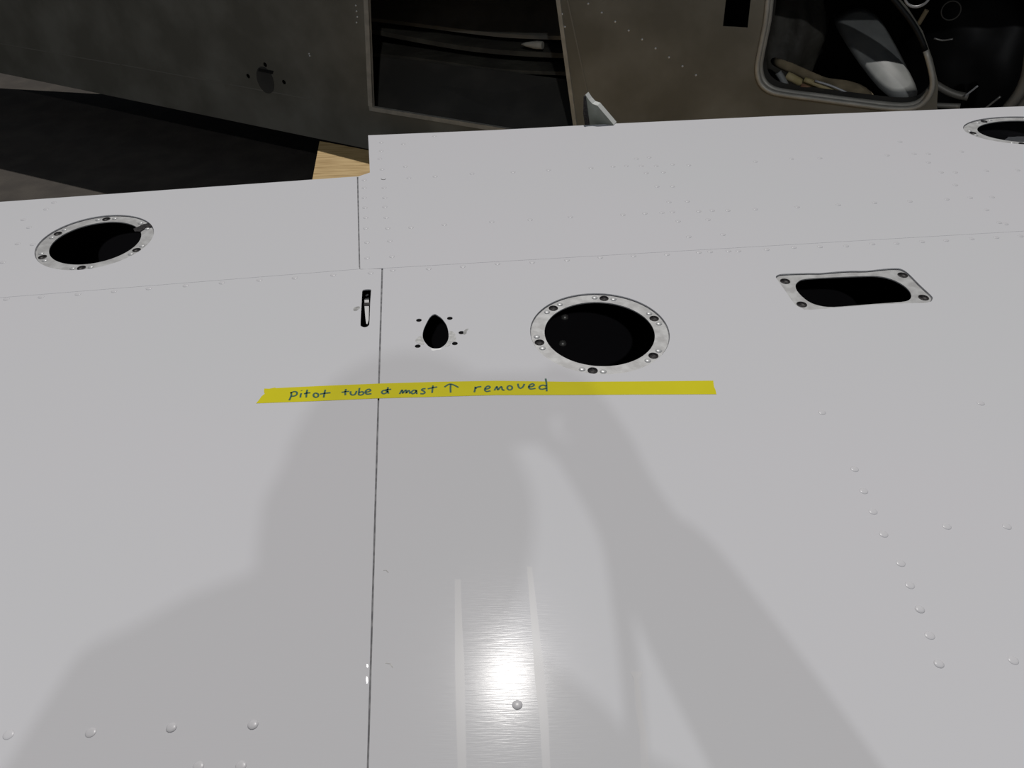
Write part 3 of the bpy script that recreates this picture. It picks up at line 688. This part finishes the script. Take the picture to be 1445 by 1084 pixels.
blade('tan_plank', [(1088, 84), (1098, 82), (1130, 95), (1165, 110), (1190, 114), (1212, 118), (1230, 130), (1233, 139), (1222, 141), (1190, 136), (1155, 122), (1120, 106), (1092, 93)], 0.10, 0.16, 0.012, M['debris'], 'weathered tan foam plank lying low in the rounded window', 'plank')
def strip_thing(name, px, d, r, m, label, cat, group=None):
    return tag(tube(name, smooth_open([W3(a, b, d) for a, b in px], 4), r, m, None, 8), label, cat, group)
strip_thing('wood_strip', [(1110, 106), (1125, 114), (1140, 124), (1152, 136)], 0.10, 0.011, M['debris2'], 'short yellowish strip leaning under the tan plank, left end', 'strip')
strip_thing('wood_strip', [(1135, 112), (1155, 120), (1175, 129), (1190, 139)], 0.085, 0.007, M['debris2'], 'long yellowish strip along the underside of the tan plank', 'strip')
strip_thing('rusty_strip', [(1130, 121), (1146, 128), (1168, 137)], 0.075, 0.008, M['rust'], 'rusty red strip at the bottom of the rounded window', 'strip')
strip_thing('metal_strut', [(1098, 102), (1106, 115), (1113, 132)], 0.085, 0.009, M['blade'], 'short grey metal strut in the lower left window corner', 'strut')
strip_thing('wire', [(1150, 114), (1175, 122), (1200, 133)], 0.075, 0.003, M['alu_rivet'], 'thin silvery wire across the tan plank', 'wire')
# black bag mound behind the plank
def mound(name, px_c, d, rx, ry, rz, m, label, cat, seed):
    rnd = random.Random(seed); c = W3(*px_c, d); bm = bmesh.new(); bmesh.ops.create_icosphere(bm, subdivisions=4, radius=1)
    ph = [rnd.uniform(0, 6) for _ in range(6)]
    for v in bm.verts:
        p = v.co.copy(); k = 1 + 0.08 * math.sin(4 * p.x + ph[0]) * math.sin(5 * p.z + ph[1]) + 0.05 * math.sin(9 * p.x + 6 * p.y + ph[2]) + 0.03 * math.sin(14 * p.z + 8 * p.x + ph[3])
        p *= k; v.co = c + tdir * p.x * rx + nin * p.y * ry + Z * max(p.z, -0.75) * rz
    for f in bm.faces: f.smooth = True
    me = bpy.data.meshes.new(name); bm.to_mesh(me); bm.free(); return tag(link(name, me, m), label, cat)
mound('black_bag', (1108, 62), 0.38, 0.11, 0.12, 0.20, M['tarp'], 'crumpled black bag heaped behind the tan plank in the window', 'bag', 3)
# right of the window: black machinery in shade
eng = mound('engine_block', (1385, 70), 0.60, 0.22, 0.20, 0.30, M['rubber_and_shade'], 'black machinery lump in the dark space right of the window', 'machinery', 5)
def ring3(px, py, d, r, rt_, m, name, label, cat, tilt=0.0):
    c = W3(px, py, d); u = tdir; v = (Z * math.cos(tilt) + nin * math.sin(tilt))
    return tag(tube(name, [c + u * r * math.cos(2 * math.pi * i / 28) + v * r * math.sin(2 * math.pi * i / 28) for i in range(28)], rt_, m, None, 8, True), label, cat)
ring3(1295, -8, 0.20, 0.030, 0.0035, M['alu_rivet'], 'hose_clamp', 'bright metal clamp ring at the top edge right of the window', 'clamp')
ring3(1342, 15, 0.20, 0.022, 0.0016, M['hull_in'], 'hose_clamp', 'thin dull clamp ring in the dark right of the window', 'clamp', 0.3)
strip_thing('steel_rod', [(1362, 135), (1370, 129), (1380, 121)], 0.12, 0.0025, M['alu_rivet'], 'thin bright rod slanting in the dark beside the window frame', 'rod')
strip_thing('steel_rod', [(1388, 155), (1398, 147), (1412, 136)], 0.10, 0.003, M['steel'], 'thin rod slanting just above the wing edge at right', 'rod')
strip_thing('brown_pipe', [(1318, 118), (1335, 128), (1350, 134), (1366, 137)], 0.14, 0.010, M['sheet'], 'short brown pipe with blunt end right of the window frame', 'pipe')
strip_thing('flat_bar', [(1310, 148), (1330, 149), (1355, 150)], 0.05, 0.007, M['sheet'], 'dull flat bar lying right under the window corner', 'bar')
strip_thing('cable', [(1318, 54), (1330, 57), (1345, 55)], 0.22, 0.0025, M['steel'], 'thin grey cable loop in the dark right of the window', 'cable')
strip_thing('bracket_arm', [(1296, 34), (1302, 24), (1308, 14)], 0.16, 0.006, M['debris'], 'small tan arm above the rounded window corner', 'bracket')
for k, (off, r) in enumerate(((0, 0.013), (15, 0.010))):
    strip_thing('grey_hose', [(1405 + off, 170), (1424 + off, 150), (1440 + off, 128), (1450 + off, 100), (1455 + off, 60)], 0.06 + 0.02 * k, r, M['sheet'], ('thick grey hose' if k == 0 else 'thinner grey hose') + ' curving up at the far right above the wing', 'hose', 'grey hoses at the right edge')

# ------------------------------------------------------------------ the photographer, standing behind the camera
per = thing('person', 'person in dark jacket and blue trousers with long hair raising a camera in one hand', 'person', (-0.065, -0.30, 0))
def skinned(name, verts, edges, m, parent, root=0, sub=2):
    me = bpy.data.meshes.new(name); me.from_pydata([v[:3] for v in verts], edges, []); me.update(); me.materials.append(m)
    o = bpy.data.objects.new(name, me); C.objects.link(o); par(o, parent)
    k = o.modifiers.new('skin', 'SKIN'); k.use_smooth_shade = True
    sv = me.skin_vertices[0].data
    for i, v in enumerate(verts):
        r = v[3]; sv[i].radius = r if isinstance(r, tuple) else (r, r); sv[i].use_root = (i == root)
    s = o.modifiers.new('sub', 'SUBSURF'); s.levels = sub; s.render_levels = sub
    return o
PX, PY = -0.065, -0.30
LSh, RSh = (PX - 0.185, PY, 1.335), (PX + 0.145, PY, 1.255)
LE, RE = (PX - 0.25, PY - 0.03, 1.06), (0.262, -0.15, 1.03)      # elbows
LWr, RWr = (PX - 0.24, PY + 0.04, 0.83), (0.115, -0.075, 1.335)    # wrists
body = [(PX, PY, 0.92, (0.12, 0.09)), (PX, PY, 1.10, (0.11, 0.08)), (PX - .02, PY, 1.30, (0.105, 0.08)), (PX, PY + .01, 1.41, 0.055), (PX, PY + .02, 1.46, 0.06),
        (PX, PY + .04, 1.53, (0.078, 0.092)), (PX, PY + .03, 1.60, (0.068, 0.08)),
        (*LSh, 0.045), (*LE, 0.042), (*LWr, 0.028), (*RSh, 0.045), (*RE, 0.042), (*RWr, 0.028),
        (PX - .09, PY, 0.86, 0.085), (PX - .10, PY + .02, 0.48, 0.058), (PX - .10, PY - .02, 0.09, 0.042), (PX - .11, PY + .14, 0.035, 0.034),
        (PX + .09, PY, 0.86, 0.085), (PX + .10, PY + .02, 0.48, 0.058), (PX + .10, PY - .02, 0.09, 0.042), (PX + .11, PY + .14, 0.035, 0.034),
        (PX - .235, PY + .06, 0.77, (0.034, 0.02)), (0.100, -0.055, 1.385, (0.034, 0.02))]
bed = [(0, 1), (1, 2), (2, 3), (3, 4), (4, 5), (5, 6), (2, 7), (7, 8), (8, 9), (2, 10), (10, 11), (11, 12), (0, 13), (13, 14), (14, 15), (15, 16), (0, 17), (17, 18), (18, 19), (19, 20), (9, 21), (12, 22)]
hx = 0.100                                                   # right hand: fingers closed over the camera's front edge
for f in range(4):
    i0 = len(body); fy = -0.026 - 0.004 * f; fz = 1.420 - 0.018 * f; ln = (1.0, 1.08, 1.0, 0.82)[f]
    body += [(hx - 0.008, fy - 0.012, fz, 0.009), (hx - 0.026 * ln, fy + 0.004, fz, 0.0085), (hx - 0.044 * ln, fy + 0.006, fz - .002, 0.0075)]
    bed += [(22, i0), (i0, i0 + 1), (i0 + 1, i0 + 2)]
i0 = len(body)
body += [(hx - 0.012, -0.075, 1.37, 0.011), (hx - 0.032, -0.079, 1.378, 0.010), (hx - 0.05, -0.076, 1.385, 0.009)]
bed += [(22, i0), (i0, i0 + 1), (i0 + 1, i0 + 2)]
lx, ly = PX - .235, PY + .06                                 # left hand hangs, slightly curled
for f in range(4):
    i0 = len(body); ln = (0.92, 1.0, 0.95, 0.75)[f]; fy = ly + 0.03 - 0.02 * f
    body += [(lx, fy, 0.735, 0.009), (lx + .006, fy + .004, 0.735 - .035 * ln, 0.0085), (lx + .018, fy + .006, 0.735 - .062 * ln, 0.0075)]
    bed += [(21, i0), (i0, i0 + 1), (i0 + 1, i0 + 2)]
i0 = len(body)
body += [(lx + .012, ly + .04, 0.775, 0.011), (lx + .02, ly + .058, 0.745, 0.010), (lx + .026, ly + .062, 0.718, 0.009)]
bed += [(21, i0), (i0, i0 + 1), (i0 + 1, i0 + 2)]
skinned('body', body, bed, M['skin'], per)
jk = [(PX, PY, 0.80, (0.19, 0.15)), (PX, PY, 1.10, (0.18, 0.14)), (PX - .03, PY, 1.305, (0.15, 0.125)), (PX, PY + .005, 1.41, (0.08, 0.085)),
      (*LSh, 0.07), (*LE, 0.060), (LWr[0], LWr[1], LWr[2] + .03, 0.042), (*RSh, 0.062), (*RE, 0.066), (RWr[0] + .008, RWr[1] - .008, RWr[2] - .02, 0.044)]
skinned('jacket', jk, [(0, 1), (1, 2), (2, 3), (2, 4), (4, 5), (5, 6), (2, 7), (7, 8), (8, 9)], M['jacket'], per)
for s in (-1, 1):                                            # one continuous leg each, meeting inside the jacket hem
    skinned('trouser_leg', [(PX + s * .06, PY, 0.94, 0.105), (PX + s * .08, PY, 0.80, 0.10), (PX + s * .10, PY + .02, 0.48, 0.078), (PX + s * .10, PY - .01, 0.10, 0.070)], [(0, 1), (1, 2), (2, 3)], M['trousers'], per)
for s in (-1, 1):
    bm = bmesh.new(); bmesh.ops.create_uvsphere(bm, u_segments=16, v_segments=10, radius=1)
    for v in bm.verts:
        p = v.co; v.co = Vector((PX + s * .105 + p.x * 0.05, PY + 0.06 + p.y * 0.145, 0.055 + max(p.z, -0.9) * 0.061))
    me = bpy.data.meshes.new('shoe'); bm.to_mesh(me); bm.free(); par(link('shoe', me, M['cambody']), per)
bm = bmesh.new(); bmesh.ops.create_uvsphere(bm, u_segments=24, v_segments=16, radius=1)
for v in bm.verts:
    p = v.co.copy(); lo = p.z < 0
    v.co = Vector((PX + p.x * (0.098 if not lo else 0.098 + 0.03 * math.sqrt(max(0, -p.z))), PY + 0.0 + p.y * (0.11 if p.y < 0 else 0.085), 1.545 + (p.z * 0.108 if not lo else p.z * 0.16)))
me = bpy.data.meshes.new('hair'); bm.to_mesh(me); bm.free()
for p in me.polygons: p.use_smooth = True
par(link('hair', me, M['hair']), per)
bm = bmesh.new()
for c, r in (((PX, PY + .122, 1.515), (0.012, 0.02, 0.022)), ((PX - .078, PY + .05, 1.52), (0.01, 0.02, 0.03)), ((PX + .078, PY + .05, 1.52), (0.01, 0.02, 0.03))):
    q = bmesh.ops.create_uvsphere(bm, u_segments=10, v_segments=8, radius=1)
    for v in q['verts']: v.co = Vector((c[0] + v.co.x * r[0], c[1] + v.co.y * r[1], c[2] + v.co.z * r[2]))
me = bpy.data.meshes.new('nose_and_ears'); bm.to_mesh(me); bm.free(); par(link('nose_and_ears', me, M['skin']), per)
camr = thing('compact_camera', 'small black compact camera held up in the photographer\'s raised hand', 'camera', (0, -0.045, 1.36))
box('camera_body', -0.055, 0.060, -0.060, -0.032, 1.368, 1.43, M['cambody'], camr)
strap = smooth_open([(0.058, -0.055, 1.37), (0.080, -0.10, 1.36), (0.098, -0.115, 1.32), (0.100, -0.12, 1.26), (0.098, -0.12, 1.20), (0.09, -0.12, 1.12)], 5)
tube('wrist_strap', strap, 0.0075, M['cambody'], camr, 6)
